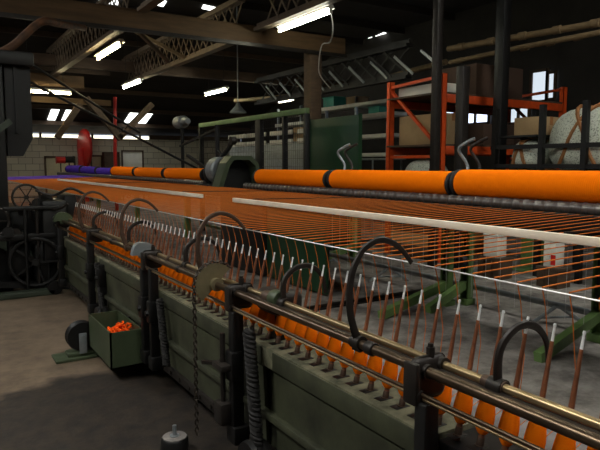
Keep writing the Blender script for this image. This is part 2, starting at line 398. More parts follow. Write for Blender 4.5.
# pipes under the roof
def pipe(name, pts, r, m_, label, cat='pipe', n_=10, joints=0):
    o = MB(); o.tube(pts, r, n_)
    P = [V(p) for p in pts]
    for k in range(joints):
        t = (k + .5) / joints; p = P[0].lerp(P[-1], t); d = (P[-1] - P[0]).normalized() * .05
        o.tube([p - d, p + d], r * 1.25, n_)
    return tag(reorigin(o.build(name, m_)), label, cat)
pipe('lagged_pipe', [at(448, 49, Z=3.0), at(515, 37.5, Z=3.0), at(600, 23, Z=3.0), at(660, 12, Z=3.0)], .042, 'pipe', 'upper of two brown lagged pipes crossing the top right', joints=6)
pipe('lagged_pipe', [at(450, 62.5, Z=2.85), at(520, 47.5, Z=2.85), at(600, 32.5, Z=2.85), at(660, 21, Z=2.85)], .033, 'pipe', 'lower thinner brown pipe running beneath its twin at top right', joints=8)
pipe('lagged_pipe', [at(235, 101, Z=3.0), at(300, 95, Z=3.0), at(360, 86, Z=3.0), at(400, 74, Z=3.0), at(446, 62, Z=3.05)], .05, 'pipe', 'curving brown lagged pipe in front of the roof truss at the centre', joints=0)
pipe('rusty_pipe', smooth_path([at(2, 52, Y=6.9), at(14, 45, Y=6.9), at(24, 36, Y=6.9), at(36, 25, Y=6.95), at(46, 21, Y=7.0), at(60, 24, Y=7.4), at(84, 28, Y=8.4)]), .042, 'rustpipe', 'rust brown bent pipe above the dark machine at upper left')
pipe('red_downpipe', [at(115, 97, Y=17), at(115, 150, Y=17), V((at(115, 150, Y=17).x, 17, 0))], .05, 'red', 'thin red vertical pipe in front of the far wall')
for i, (a, c, Y, l) in enumerate((((20, 57), (140, 133), 10, 'upper dark diagonal cable sloping down behind the left machine'), ((18, 76), (200, 170), 9.6, 'lower dark diagonal cable reaching down to the spools'))):
    pipe('slanting_cable', [at(*a, Y=Y), at(*c, Y=Y)], .02, 'black', l, 'cable')
pipe('lamp_flex', smooth_path([at(331, 13, Z=3.42), at(333, 28, Y=5.9), at(330, 42, Y=6.2), at(322, 45, Y=6.4), at(319, 62, Y=6.6), at(320, 75, Y=6.8), at(330, 88, Y=7)]), .008, 'white', 'thin pale flex looping from the nearest lamp to the truss', 'cable', 6)
# bell shade on a chain
t = thing('bell_shade', at(238, 108, X=5.4), 'grey bell shaped pendant shade above the green mesh fence', 'lamp')
q = at(238, 108, X=5.4)
MB().lathe(q + V((0, 0, -.1)), (0, 0, 1), [(0, .17), (.02, .17), (.09, .1), (.15, .05), (.2, .04)], 20).build('lamp_shade', 'galv', t)
MB().tube([q + V((0, 0, .1)), V((q.x, q.y, ZR))], .012, 6).build('suspension_chain', 'galv', t)

# ------------------------------------------------------------------ the spinning carriage
P_ = .075
Y_FIRST = .767 - 3 * P_         # nearest spindle
N_SP = 76
YE = Y_FIRST + (N_SP - 1) * P_ + .12   # far end of the carriage run
YN = Y_FIRST - .3
car = thing('spinning_carriage', (1.1, 0, 0), 'long dull green spinning carriage with a row of tilted spindles and steel shafts', 'spinning machine')
# ledge carrying the spindles, broken where posts stand
LZ = .59
posts_y = [(1.097, 1), (2.10, 1), (3.41, 1), (4.813, 1), (6.1, 1)]
MB().box((1.115, 1.10, .506), (1.30, YE, LZ), .006).build('spindle_ledge', 'ledge', car)
MB().box((1.14, YN, .506), (1.30, 1.10, .575), .006).build('near_ledge', 'black', car)
lump = MB()
for k in range(6):
    y = .98 - k * .13
    lump.lathe((1.10, y, .52), (.3, .2, 1), [(0, .02), (.01, .034), (.04, .036), (.06, .022)], 12).box((1.11, y - .09, .50), (1.15, y - .03, .57), .012)
lump.build('spindle_drive_casting', 'iron', car)
fr = MB()
edges = [1.06, 2.0, 3.33, 4.74, 6.05, YE]
for i, (a, c) in enumerate(zip(edges, edges[1:])):
    MB().box((1.109, a + .05, .512), (1.114, c - .04, .584), .002).build('fascia_strip', 'green', car)
    MB().prism([(1.118, a + .05, .50), (1.132, a + .05, .50), (1.152, a + .05, .115), (1.136, a + .05, .115)], (0, c - a - .09, 0)).build('front_panel', 'green', car, False)
MB().box((1.155, YN, .115), (1.55, YE, .5)).build('carriage_box', 'green', car, False)
MB().box((1.30, YN, .5), (1.62, YE, .585), .01).build('top_cover', 'dust', car)
MB().box((1.10, YN, .30), (1.13, YE, .33), .004).build('panel_rail', 'green', car)
# lower rail with bolt heads
lo = MB().box((1.118, YN, .115), (1.15, YE, .165), .004)
for k in range(46):
    y = YN + .1 + k * .14
    lo.lathe((1.11, y, .14), (1, 0, 0), [(0, .011), (.012, .011)], 8)
lo.build('bottom_rail', 'iron', car)
# running wheels hidden low under the box
for y in (.9, 3.0, 5.2):
    w = MB().lathe((1.28, y, .115), (1, 0, 0), [(0, .113), (.02, .113), (.022, .095), (.06, .095), (.062, .113), (.08, .113)], 28).build('running_wheel', 'iron', car)
# shafts
MB().tube([(1.09, YN, .775), (1.09, YE + .3, .775)], .0145, 16).build('faller_shaft', 'oily', car)
MB().tube([(1.148, YN, .784), (1.148, YE + .3, .784)], .0115, 14).build('counter_faller_shaft', 'brass', car)
MB().bar((1.12, YN, .772), (1.12, YE, .772), .038, .008).build('flat_bar', 'iron', car)
MB().tube([(1.066, YN, .719), (1.066, YE, .719)], .0052, 10).build('guide_rod', 'oily', car)
MB().tube([(1.070, YN, .706), (1.070, YE, .706)], .0045, 10).build('guide_rod', 'brass', car)
# faller wires
MB().tube([(1.305, YN, 1.004), (1.305, 14.8, 1.004)], .0024, 6).build('faller_wire', 'wire', car)
# coupling collars on the shafts
for y, x, z, r, l in ((.934, 1.148, .784, .0165, .05), (.90, 1.148, .784, .018, .012), (1.33, 1.09, .775, .021, .035), (2.04, 1.148, .784, .026, .08), (2.0, 1.148, .784, .03, .02), (3.2, 1.148, .784, .018, .03), (2.9, 1.09, .775, .019, .03), (4.2, 1.09, .775, .02, .04)):
    MB().lathe((x, y - l / 2, z), (0, 1, 0), [(0, r * .9), (.004, r), (l - .004, r), (l, r * .9)], 20).build('shaft_collar', 'rust' if x > 1.1 else 'iron', car)
# brackets: rounded plates round both shafts on a post
def bracket(y, big=False):
    hx0, hx1, z0, z1 = (1.05, 1.172, .692, .812) if big else (1.055, 1.172, .70, .812)
    w = .034 if big else .03
    b_ = MB().box((hx0, y - w / 2, z0), (hx1, y + w / 2, z1), .022, seg=3)
    b_.box((hx0 - .006, y - w / 2 - .008, z0 - .004), (hx0 + .012, y + w / 2 + .008, z1 - .01), .006)
    for x, z in ((1.09, .775), (1.148, .784)): b_.lathe((x, y - w / 2 - .01, z), (0, 1, 0), [(0, .02), (w + .02, .02)], 16)
    b_.lathe((1.066, y - w / 2 - .01, .712), (0, 1, 0), [(0, .017), (w + .02, .017)], 12)
    b_.lathe((1.12, y, z1 - .01), (0, 0, 1), [(0, .012), (.03, .012), (.03, .008), (.04, .008)], 6)
    o = b_.build('bracket', 'iron', car)
    return o
def bpost(y, x=1.078, zt=.70, zb=.14, w=.055, split=False):
    p = MB().box((x - .025, y - w / 2, zb), (x + .03, y + w / 2, zt), .008)
    p.box((x - .035, y - w / 2 - .012, .40), (x + .02, y + w / 2 + .012, .53), .008)
    p.lathe((x - .05, y, .46), (1, 0, 0), [(0, .016), (.03, .016)], 6)
    p.box((x - .03, y - w / 2 - .02, zb - .02), (x + .045, y + w / 2 + .02, zb + .06), .01)
    p.build('bracket_post', 'black', car)
bracket(1.115, True); bpost(1.085, w=.042)
bracket(2.244); bpost(2.22, w=.045)
bracket(3.41); bpost(3.45, w=.05); bpost(3.30, w=.035, zt=.72)
bracket(4.813); bpost(4.85, w=.05); bpost(4.55, x=1.09, w=.04, zt=.56)
bracket(6.1); bpost(6.1)
# bearing casting standing behind bracket two
MB().box((1.16, 2.02, .70), (1.30, 2.2, .80), .03, seg=3).box((1.2, 2.06, .585), (1.27, 2.16, .72), .01).build('bearing_block', 'iron', car)
MB().lathe((1.148, 1.96, .79), (0, 1, 0), [(0, .03), (.006, .034), (.05, .034), (.056, .03)], 18).build('clutch_drum', 'hgreen', car)
# ribbed counterweight rope beside post two
def twisted(p0, p1, r, turns, strands, rs, name, m_, par):
    o = MB(); p0, p1 = V(p0), V(p1)
    for s in range(strands):
        pts = []
        for i in range(turns * 10 + 1):
            a = 2 * PI * (i / 10 + s / strands); p = p0.lerp(p1, i / (turns * 10)); pts.append(p + V((math.cos(a) * r, math.sin(a) * r, 0)))
        o.tube(pts, rs, 6)
    o.tube([p0, p1], r, 8)
    return o.build(name, m_, par)
twisted((1.06, 2.06, .66), (1.055, 1.98, .17), .015, 13, 2, .013, 'twisted_drive_rope', 'rope', car)
MB().lathe((1.01, 1.99, .14), (1, 0, 0), [(0, .085), (.02, .09), (.03, .065), (.05, .065), (.06, .09), (.08, .085)], 26).build('rope_pulley', 'black', car)
twisted((1.075, 4.62, .56), (1.08, 4.50, .2), .012, 11, 2, .011, 'twisted_drive_rope', 'rope', car)
MB().lathe((1.03, 4.5, .17), (1, 0, 0), [(0, .075), (.02, .08), (.03, .06), (.05, .06), (.06, .08), (.08, .075)], 24).build('rope_pulley', 'black', car)
twisted((1.075, 3.18, .56), (1.08, 3.10, .2), .012, 11, 2, .011, 'twisted_drive_rope', 'rope', car)
# slender control rod with handle and clevis
MB().tube([(1.035, 2.26, .60), (1.035, 2.26, .26)], .012, 10).box((1.0, 2.2, .445), (1.06, 2.30, .475), .008).box((1.005, 2.22, .2), (1.07, 2.3, .30), .012).build('control_rod', 'iron', car)
MB().bar((1.03, 2.28, .462), (.985, 2.36, .455), .018, .014).build('rod_handle', 'iron', car)
# sickle arms
ARMA = [(1.090, .790), (1.078, .81), (1.060, .87), (1.056, .93), (1.064, .99), (1.085, 1.035), (1.115, 1.068), (1.163, 1.087), (1.20, 1.083), (1.240, 1.066), (1.275, 1.037), (1.304, 1.004)]
ARMB = [(1.148, .794), (1.146, .82), (1.148, .86), (1.166, .892), (1.205, .916), (1.25, .921), (1.29, .908), (1.32, .882), (1.337, .85), (1.345, .80)]
def arm(y, shape, m_, w=.0125):
    P = smooth_path([(x, y, z) for x, z in shape], 4); N = len(P)
    o = MB().tube(P, [w * (1.15 - .5 * i / N) for i in range(N)], 8, flat=(V((0, 1, 0)), .62))
    x, z = shape[0]
    o.lathe((x, y - .02, z - .012), (0, 1, 0), [(0, .022), (.04, .022)], 16)
    o.box((x - .01, y - .02, z - .04), (x + .006, y + .02, z + .005), .004)
    return o.build('faller_arm', m_, car)
for y in (1.392, 2.566, 3.848, 5.1): arm(y, ARMA, 'rust' if y > 2 else 'iron')
for y in (.916, 1.934, 2.95, 4.0, 5.0): arm(y, ARMB, 'iron')
# toothed half-wheel that carries the chain
yc = 2.45
def half_wheel(y, r, a0, a1, teeth, t, m_, name, boss=.03):
    pts = [(1.09, .775)]
    N = teeth * 4
    out = []
    for i in range(N + 1):
        a = math.radians(a0 + (a1 - a0) * i / N); rr = r + (.005 if i % 4 in (1, 2) else 0)
        out.append(V((1.09 + rr * math.cos(a), y - t / 2, .775 + rr * math.sin(a))))
    o = MB().prism(out, (0, t, 0)); o.lathe((1.09, y - .03, .775), (0, 1, 0), [(0, boss), (.06, boss)], 18)
    return o.build(name, m_, car)
M['sector'] = mat('sector_steel', (132, 122, 92), .5, .5, .25, 9)
half_wheel(yc, .094, 42, 228, 17, .012, 'sector', 'chain_sector')
half_wheel(3.50, .075, 0, 180, 2, .05, 'galv', 'guide_sector')
half_wheel(6.0, .085, 0, 180, 2, .05, 'hgreen', 'guide_sector')
# chain round the rim and hanging down
ch = tag(bpy.data.objects.new('hanging_chain', None), 'dark link chain hanging from the toothed half wheel down the carriage front', 'chain'); C.objects.link(ch); ch.location = (1.0, yc, .1)
o = MB(); P = []
for a in range(45, 181, 5): P.append(V((1.09 + .102 * math.cos(math.radians(a)), yc, .775 + .102 * math.sin(math.radians(a)))))
z = .775
while z > .09: z -= .0092; P.append(V((.988, yc, z)))
acc = 0; lk = 0; last = P[0]
i = 0
def path_at(s):
    for a, c in zip(P, P[1:]):
        l = (c - a).length
        if s <= l: return a.lerp(c, s / l), (c - a).normalized()
        s -= l
    return None, None
s_ = 0
while True:
    p, d = path_at(s_)
    if p is None: break
    side = V((0, 1, 0)) if lk % 2 == 0 else d.cross(V((0, 1, 0)))
    lo_ = []
    for k in range(10):
        a = 2 * PI * k / 10; lo_.append(p + d * math.cos(a) * .0125 + side * math.sin(a) * .0075)
    o.tube(lo_ + [lo_[0]], .0036, 5, cap=False); s_ += .0185; lk += 1
o.build('chain_link_run', 'chain', ch)
# spindles and cops
TILT = .215
def sx(z): return 1.256 - TILT * (.937 - z)
AX = V((TILT, 0, 1)).normalized()
def spt(z): return V((sx(z), 0, z))
sp0 = MB().lathe(spt(.575), AX, [(0, .0085), (.05, .0085), (.06, .0075), (.2, .007), (.33, .0045)], 10).build('spindle', 'spindle', car)
tip0 = MB().lathe(spt(.886), AX, [(0, .0040), (.03, .0034), (.046, .0028), (.050, .0040), (.055, .003)], 8).build('spindle_tip', 'chrome', sp0)
bol0 = MB().lathe(spt(.5885), AX, [(0, .0145), (.003, .0145), (.003, .0105), (.022, .0098), (.024, .009)], 12).build('bolster', 'rust', sp0)
hol0 = MB().box((sx(.591) - .034, -.017, .5905), (sx(.591) + .02, .017, .5915), .0004).build('spindle_slot', 'black', sp0)
cop_bm = MB().lathe((0, 0, 0), AX, [(0, .010), (.007, .0158), (.018, .0212), (.032, .0246), (.044, .0250), (.06, .0236), (.09, .0192), (.115, .0145), (.122, .0115), (.126, .0085)], 20)
cop0 = cop_bm.build('yarn_cop', 'cop')
ORD = ['first', 'second', 'third', 'fourth', 'fifth', 'sixth', 'seventh', 'eighth', 'ninth', 'tenth', 'eleventh', 'twelfth', 'thirteenth', 'fourteenth', 'fifteenth', 'sixteenth', 'seventeenth']
def cop_label(y):
    if y < 1.097:
        k = int(round((1.097 - y) / P_ - .5)); return 'orange yarn cop, %s to the right of the large square shaft bracket' % ORD[k]
    if y < 2.13:
        k = int((y - 1.097) / P_); return 'orange yarn cop, %s to the left of the large square shaft bracket' % ORD[k]
    if y < 3.36:
        k = int((y - 2.13) / P_); return 'orange yarn cop, %s to the left of the twisted black rope and post' % ORD[k]
    return None
for k in range(N_SP):
    y = Y_FIRST + k * P_
    if k == 0: s = sp0; s.location.y += y
    else:
        s = copy_obj(sp0, car, V((sp0.location.x, sp0.location.y - Y_FIRST + y, sp0.location.z)))
        copy_obj(tip0, s); copy_obj(bol0, s); copy_obj(hol0, s)
    c = cop0 if k == 0 else copy_obj(cop0)
    c.location = spt(.621) + V((0, y, 0))
    lb = cop_label(y)
    if lb: tag(c, lb, 'yarn cop', 'orange cops on the carriage spindles')
    elif y < 4.8: tag(c, 'orange yarn cop packed between the grey half pulley and the next post', 'yarn cop', 'orange cops on the carriage spindles')
    else: tag(c, 'orange yarn cop in the farthest dark stretch of the spindle row', 'yarn cop', 'orange cops on the carriage spindles')

# ------------------------------------------------------------------ condenser spools
DX, DZ = 3.04, 1.075
rol = thing('roller_stand', (3.2, 0, 0), 'long stationary roller stand with grey drums, pale plank and green legs', 'spinning machine')
def ys(px): return at(px + (4 if px > 220 else 1), 175, X=3.1).y
secs = [  # y0, y1, radius, colour, label
    (.7, ys(454.5), .093, 'o', 'nearest and fattest orange yarn spool at the right edge of the photo'),
    (ys(452), ys(330), .087, 'o', 'long orange yarn spool between two black gaps, right of the green panel'),
    (ys(327.5), ys(255), .084, 'o', 'orange yarn spool just right of the green arched headstock'),
    (ys(205), ys(167), .084, 'o', 'orange yarn spool left of the black headstock motor'),
    (ys(165.5), ys(137), .084, 'o', 'middle spool of the three orange ones left of the headstock'),
    (ys(136), ys(113.5), .088, 'o', 'far orange spool touching the purple spools'),
    (ys(113), ys(98), .075, 'p', 'purple yarn spool next to the orange ones, nearest of three purple'),
    (ys(97.5), ys(82.5), .085, 'p', 'middle purple yarn spool of three'),
    (ys(82), ys(68), .095, 'p', 'farthest purple yarn spool beside the red and black bobbins')]
SC = []
for (a, c, r, col, lb) in secs:
    xs, zs = 3.10, DZ + math.sqrt((.036 + r) ** 2 - .0036) + .001
    t = thing('yarn_spool', (xs, (a + c) / 2, zs), lb, 'yarn spool', 'condenser spools along the roller stand')
    L = c - a
    MB().lathe((xs, a + .03, zs), (0, 1, 0), [(0, r * .86), (.008, r * .97), (.03, r), (L - .09, r), (L - .068, r * .97), (L - .06, r * .86)], 40).build('yarn_wrap', 'orange_spool' if col == 'o' else 'purple_spool', t)
    for y, s in ((a, 1), (c, -1)):
        MB().lathe((xs, y, zs), (0, s, 0), [(0, r * .95), (.004, r * 1.0), (.022, r * 1.0), (.028, r * .9)], 36).build('flange', 'rubber', t)
    MB().tube([(xs, a - .015, zs), (xs, c + .015, zs)], .012, 8).build('spool_shaft', 'iron', t)
# surface drums in sections, ringed
for (a, c) in ((.4, 5.9), (7.1, 17.0)):
    pr = []; y = a
    while y < c:
        pr += [(y - a, .034), (y - a + .052, .034), (y - a + .056, .0365), (y - a + .071, .0365)]; y += .075
    MB().lathe((DX, a, DZ), (0, 1, 0), pr, 20).build('surface_drum', 'drum', rol)
    MB().tube([(3.175, a, DZ), (3.175, c, DZ)], .034, 16).build('rear_drum', 'iron', rol)
    MB().box((3.02, a, .955), (3.24, c, 1.035), .008).build('roller_beam', 'black', rol)
    MB().tube([(3.005, a, 1.036), (3.005, c, 1.036)], .012, 10).build('delivery_roller', 'iron', rol)
# pale plank lying over the strands
MB().box((1.975, .35, 1.030), (2.005, at(234, 200, X=1.99).y, 1.062), .003).build('plank', 'plank', rol)
MB().box((1.975, 4.72, 1.030), (2.005, 11.2, 1.062), .003).build('plank', 'plank', rol)
for y in (1.32, 3.8, 5.2, 8.5, 11.1):
    MB().bar((2.0, y, 1.066), (3.0, y, 1.05), .006, .006).build('plank_tie', 'iron', rol)
dw = MB().tube([(1.99, 0, 1.031), (1.99, 0, .74)], .0008, 4).build('drop_wire', 'wire', rol)
base_loc = dw.location.copy()
for k in range(26):
    d_ = dw if k == 0 else copy_obj(dw, rol)
    d_.location = base_loc + V((0, .92 + k * P_, 0))
# gripper levers standing behind the spool gaps
def levers(y, x=3.27):
    for k, dy in enumerate((-.05, .06)):
        P = smooth_path([(x, y + dy, 1.03), (x - .01, y + dy, 1.2), (x + .02, y + dy + .02, 1.31), (x - .03, y + dy + .06, 1.42), (x - .0, y + dy + .02, 1.47), (x + .05, y + dy - .02, 1.50)], 4)
        MB().tube(P, .013, 8, flat=(V((0, 1, 0)), .7)).build('lever', 'galv' if k else 'iron', rol)
levers(ys(453), 3.27); levers(ys(329), 3.27)
# green legs: slotted post and slanted foot
def leg(x, y, zt=.96, foot=.95, m_='mgreen', rail=True):
    o = MB().box((x - .035, y - .05, .06), (x + .035, y - .03, zt), .004).box((x - .035, y + .03, .06), (x + .035, y + .05, zt), .004).box((x + .02, y - .03, .06), (x + .035, y + .03, zt))
    o.box((x - .06, y - .06, .0), (x + .06, y + .06, .06), .006)
    o.build('leg', m_, rol)
    MB().bar((x - .02, y, .20), (x - foot, y - .06, .03), .06, .075).build('foot', m_, rol)
    for k in range(4): MB().box((x - .0365, y - .012, .3 + k * .13), (x - .035, y + .012, .36 + k * .13)).build('slot', 'black', rol)
for (px, py, ft) in ((353, 262, .9), (446, 305, .85), (466, 304, .55), (598, 341, .8)):
    q = at(px, py, Z=0); leg(q.x, q.y, ft * 0 + .95, ft)
q = at(466, 304, Z=0)
MB().lathe((q.x - .05, q.y, .42), (-1, 0, 0), [(0, .055), (.06, .055), (.08, .03)], 16).build('hand_knob', 'rubber', rol)
# beam that ties the legs to the rollers
MB().box((3.24, .4, .90), (4.25, 5.94, .955), .006).build('bed_plate', 'black', rol)
MB().box((3.24, 7.11, .90), (4.25, 17, .955), .006).build('bed_plate', 'black', rol)
for y in (7.4, 10, 13, 16.5):
    MB().box((3.9, y, 0), (4.0, y + .1, .91), .006).build('leg', 'mgreen', rol)
# dark side panels of the drive bay under the strands
MB().box((3.3, 4.75, .02), (3.34, 5.94, .9), .006).build('side_panel', 'dgreen', rol)
MB().box((3.25, 5.95, .02), (4.2, 7.1, .95), .01).build('drive_bay', 'black', rol)

# headstock on the roller stand
hs = thing('drive_headstock', (3.3, 6.3, .95), 'green arched headstock cover with black motor among the spools', 'machine drive')
out = [(2.93, .95), (2.97, 1.08), (3.06, 1.33), (3.14, 1.42), (3.40, 1.42), (3.50, 1.33), (3.58, .95)]
inn = [(3.53, .95), (3.46, 1.30), (3.37, 1.37), (3.17, 1.37), (3.11, 1.30), (3.03, 1.08), (3.00, .95)]
o = MB()
def arch(y, t, outp, innp, ob):
    A = [V((x, y, z)) for x, z in outp]; B = [V((x, y, z)) for x, z in innp[::-1]]
    for i in range(len(A) - 1): ob.prism([A[i], A[i + 1], B[i + 1], B[i]], (0, t, 0))
arch(6.5, .2, out, inn, o)
o.build('arched_cover', 'hgreen', hs, False)
MB().prism([V((x, 6.71, z)) for x, z in out], (0, .03, 0)).build('back_plate', 'black', hs, False)
MB().lathe((3.16, 6.78, 1.24), (0, 1, 0), [(0, .15), (.02, .17), (.2, .17), (.22, .15)], 30).build('silver_drum', 'galv', hs)
MB().lathe((3.20, 7.02, 1.2), (0, 1, 0), [(0, .18), (.03, .19), (.07, .19), (.08, .12), (.12, .1)], 30).build('belt_pulley', 'black', hs)
MB().box((2.98, 6.86, .96), (3.5, 7.22, 1.07), .02).build('gear_box', 'black', hs)
MB().tube(smooth_path([(3.2, 7.1, 1.15), (3.2, 6.95, 1.38), (3.2, 6.75, 1.5), (3.15, 6.5, 1.6)]), .03, 10).build('link_arm', 'black', hs)
MB().lathe((3.12, 6.5, 1.6), (1, 0, 0), [(0, .05), (.06, .05)], 16).build('link_boss', 'iron', hs)
MB().tube([(3.4, 7.5, .96), (3.4, 7.5, 1.85)], .03, 10).bar((3.4, 7.5, 1.5), (3.4, 6.8, 1.15), .04, .04).bar((3.4, 7.5, 1.15), (3.4, 8.6, 1.45), .04, .04).bar((3.4, 7.5, 1.8), (3.4, 8.9, 1.6), .03, .03).build('support_frame', 'black', hs)
mo = at(182, 122, X=3.9)
MB().tube([(3.9, mo.y, .96), (3.9, mo.y, mo.z - .08)], .03, 10).build('motor_post', 'black', hs)
MB().lathe((3.9, mo.y + .22, mo.z), (0, -1, 0), [(0, .08), (.03, .11), (.3, .11), (.33, .07), (.5, .05)], 20).build('motor', 'galv', hs)

# ------------------------------------------------------------------ strands
def strand_mesh(name, m_, r):
    """one strand from the delivery roller over the faller wire down to its cop"""
    p = [V((3.003, 0, 1.046)), V((2.6, 0, 1.036)), V((2.0, 0, 1.0205)), V((1.306, 0, 1.0095))]
    o = MB().tube(p, r, 5)
    return o.build(name, m_)
def drop_mesh(name, m_, r):
    return MB().tube([V((1.306, 0, 1.008)), V((1.34, 0, .80)), V((1.345, 0, .60))], r, 5)
def full_strand(m_, r):
    o = MB().tube([V((3.003, 0, 1.046)), V((2.6, 0, 1.036)), V((2.0, 0, 1.0205)), V((1.308, 0, 1.0085)), V((1.325, 0, .95)), V((1.349, 0, .80)), V((1.335, 0, .69)), V((sx(.66) + .026, 0, .655))], [r, r, r, r, .0013, .0012, .0012, .0012], 5)
    return o.build('yarn_strand', m_)
STR = [(-1, 2.85, 'orange yarn strand drawn from the nearest fat orange spool to the wire', 'o'),
       (2.85, 4.32, 'orange yarn strand drawn from the long orange spool beside the green panel', 'o'),
       (4.32, 5.75, 'orange yarn strand drawn from the orange spool right of the headstock', 'o'),
       (5.75, 7.0, 'orange yarn strand stretched before the headstock', 'o'),
       (7.0, 11.37, 'orange yarn strand drawn from the spools left of the headstock', 'o'),
       (11.37, 12.9, 'orange yarn strand drawn from the far orange spool', 'o'),
       (12.9, 18, 'purple yarn strand drawn from the purple spools', 'p')]
so = full_strand('strand', .0022); so2 = full_strand('strand', .0023); sp_ = full_strand('pstrand', .0036); usedm = set()
k = 0
while True:
    y = Y_FIRST + k * P_; k += 1
    if y > 15.6: break
    src = so if y < 7.6 else so2 if y < 12.9 else sp_
    c = src if src.name not in usedm else copy_obj(src); usedm.add(src.name)
    c.location = (0, y, 0)
    for a, d, lb, q in STR:
        if a <= y < d: tag(c, lb, 'yarn', 'strands stretched from rollers to carriage')

# ------------------------------------------------------------------ waste box, pulley, weight, on the left floor
bx = thing('waste_box', (.99, 3.72, .1), 'small green sheet metal box with orange yarn waste, hung on the carriage front', 'box')
x0, x1, ya, yb, z0, z1 = .875, 1.075, 3.505, 4.05, .09, .315
o = MB().box((x0, ya, z0), (x1, yb, z0 + .01)).box((x0, ya, z0), (x1, ya + .01, z1)).box((x0, yb - .01, z0), (x1, yb, z1)).box((x0, ya, z0), (x0 + .01, yb, z1)).box((x1 - .01, ya, z0), (x1, yb, z1))
o.build('box_body', 'hgreen', bx, False)
for yy in (3.6, 3.85): MB().box((x1 - .002, yy, .26), (1.128, yy + .04, .31)).build('hanging_hook', 'iron', bx)
def waste(cx, cy, cz, rx, ry, rz, n_, rs):
    o = MB(); rnd = random.Random(3)
    for i in range(n_):
        p = V((cx + rnd.uniform(-rx, rx), cy + rnd.uniform(-ry, ry), 0)); q = ((p.x - cx) / rx) ** 2 + ((p.y - cy) / ry) ** 2
        p.z = cz + rz * max(0, 1 - q) * rnd.uniform(.5, 1); pts = []
        for j in range(7):
            pts.append(p.copy()); p = p + V((rnd.uniform(-.03, .03), rnd.uniform(-.03, .03), rnd.uniform(-.018, .018)))
            p.x = min(max(p.x, x0 + .02), x1 - .02); p.y = min(max(p.y, ya + .02), yb - .02); p.z = max(p.z, z0 + .02)
        o.tube(smooth_path(pts, 2), rs, 5)
    return o
M['waste'] = mat('orange_waste', (240, 86, 20), .9, 0, .2, 30, spec=.1)
w = waste(.975, 3.69, .20, .07, .15, .09, 120, .008).build('yarn_waste', 'waste'); tag(reorigin(w), 'heap of tangled orange yarn waste inside the green box', 'yarn waste', kind='stuff')
# grooved wheel on its floor plate
fp = thing('floor_pulley', (.84, 4.14, 0), 'dark grooved pulley wheel on a green floor plate by the waste box', 'pulley')
a_ = at(62, 362, Z=0)
MB().box((.66, 4.06, 0), (1.06, 4.24, .022), .006).build('base_plate', 'hgreen', fp)
MB().box((.74, 4.09, .022), (1.04, 4.20, .05), .008).build('bearing_foot', 'hgreen', fp)
MB().lathe((.84, 4.10, .152), (0, 1, 0), [(0, .094), (.012, .1), (.03, .08), (.05, .08), (.068, .1), (.08, .094)], 36).build('pulley_wheel', 'black', fp)
MB().lathe((.84, 4.07, .152), (0, 1, 0), [(0, .016), (.13, .016)], 12).build('axle', 'galv', fp)
for yy in (4.075, 4.185): MB().box((.815, yy, .04), (.865, yy + .014, .18), .004).build('axle_bracket', 'galv', fp)
# cylindrical weight
wt = thing('floor_weight', (.90, 2.50, 0), 'round black iron weight with a bright bolt, on the floor by the chain', 'weight')
MB().lathe((.90, 2.5, 0), (0, 0, 1), [(0, .055), (.006, .062), (.066, .062), (.074, .056)], 32).build('weight_body', 'black', wt)
MB().lathe((.90, 2.5, .074), (0, 0, 1), [(0, .054), (.004, .054), (.006, .048)], 32).build('weight_lid', 'dust', wt)
MB().lathe((.90, 2.5, .08), (0, 0, 1), [(0, .022), (.004, .022), (.005, .009), (.05, .009)], 16).build('bolt', 'galv', wt)

# ------------------------------------------------------------------ dark carding machine at left
cd = thing('carding_machine', (.6, 7.2, 0), 'tall black cast iron machine with wheels and gears at the left edge', 'machine')
x9, x15, x32 = at(9, 200, Y=6.75).x, at(15, 100, Y=6.75).x, at(32, 100, Y=6.75).x
zt_, zm_, zl_ = at(20, 52, Y=6.75).z, at(20, 138, Y=6.75).z, at(20, 156, Y=6.75).z
MB().box((.2, 6.75, 0), (x9, 7.15, zt_), .02).box((.15, 6.7, zt_ - .14), (x32 + .03, 7.2, zt_), .02).build('main_column', 'black', cd)
MB().prism([(x9 + .02, 6.8, zt_ - .14), (x32, 6.8, zt_ - .14), (x32, 6.8, zm_), (x15 + .06, 6.8, zl_), (x9 + .02, 6.8, zl_)], (0, .3, 0)).box((x15, 6.77, zm_ + .05), (x15 + .03, 6.8, zt_ - .14)).build('hanging_casting', 'black', cd)
MB().box((x9, 6.95, .05), (1.0, 7.25, .82), .03).build('rear_case', 'black', cd)
M['dkgreen'] = mat('grimy_green', (52, 60, 48), .55, 0, .25, 6)
MB().box((-.8, 7.2, 0), (.62, 7.5, 1.1), .02).build('side_frame', 'dkgreen', cd)
MB().box((-1.6, 6.3, 0), (1.05, 6.42, .06), .01).box((-1.6, 7.0, 0), (1.05, 7.12, .06), .01).build('base_rail', 'dkgreen', cd)
def wheel(c, r, axis, spokes, t=.04, rim=.03, m_='iron', name='hand_wheel', par=None):
    c = V(c); ax = V(axis).normalized(); u = ax.cross(V((0, 0, 1))).normalized(); v = ax.cross(u)
    pts = [c + (u * math.cos(a * 2 * PI / 32) + v * math.sin(a * 2 * PI / 32)) * r for a in range(33)]
    o = MB().tube(pts, rim, 8, cap=False)
    for k in range(spokes):
        d = u * math.cos(2 * PI * k / spokes) + v * math.sin(2 * PI * k / spokes); o.bar(c, c + d * r, rim * .9, rim * .6, up=ax)
    o.lathe(c - ax * t, ax, [(0, rim * 1.8), (t * 2, rim * 1.8)], 14)
    return o.build(name, m_, par)
q = at(36, 262, Y=6.45); wheel(q, .24, (.25, 1, 0), 5, rim=.02, m_='black', par=cd)
wheel((.86, 6.62, .98), .13, (0, 1, 0), 6, rim=.012, m_='iron', name='gear_wheel', par=cd)
wheel((1.0, 6.68, .80), .1, (0, 1, 0), 6, rim=.014, name='gear_wheel', par=cd)
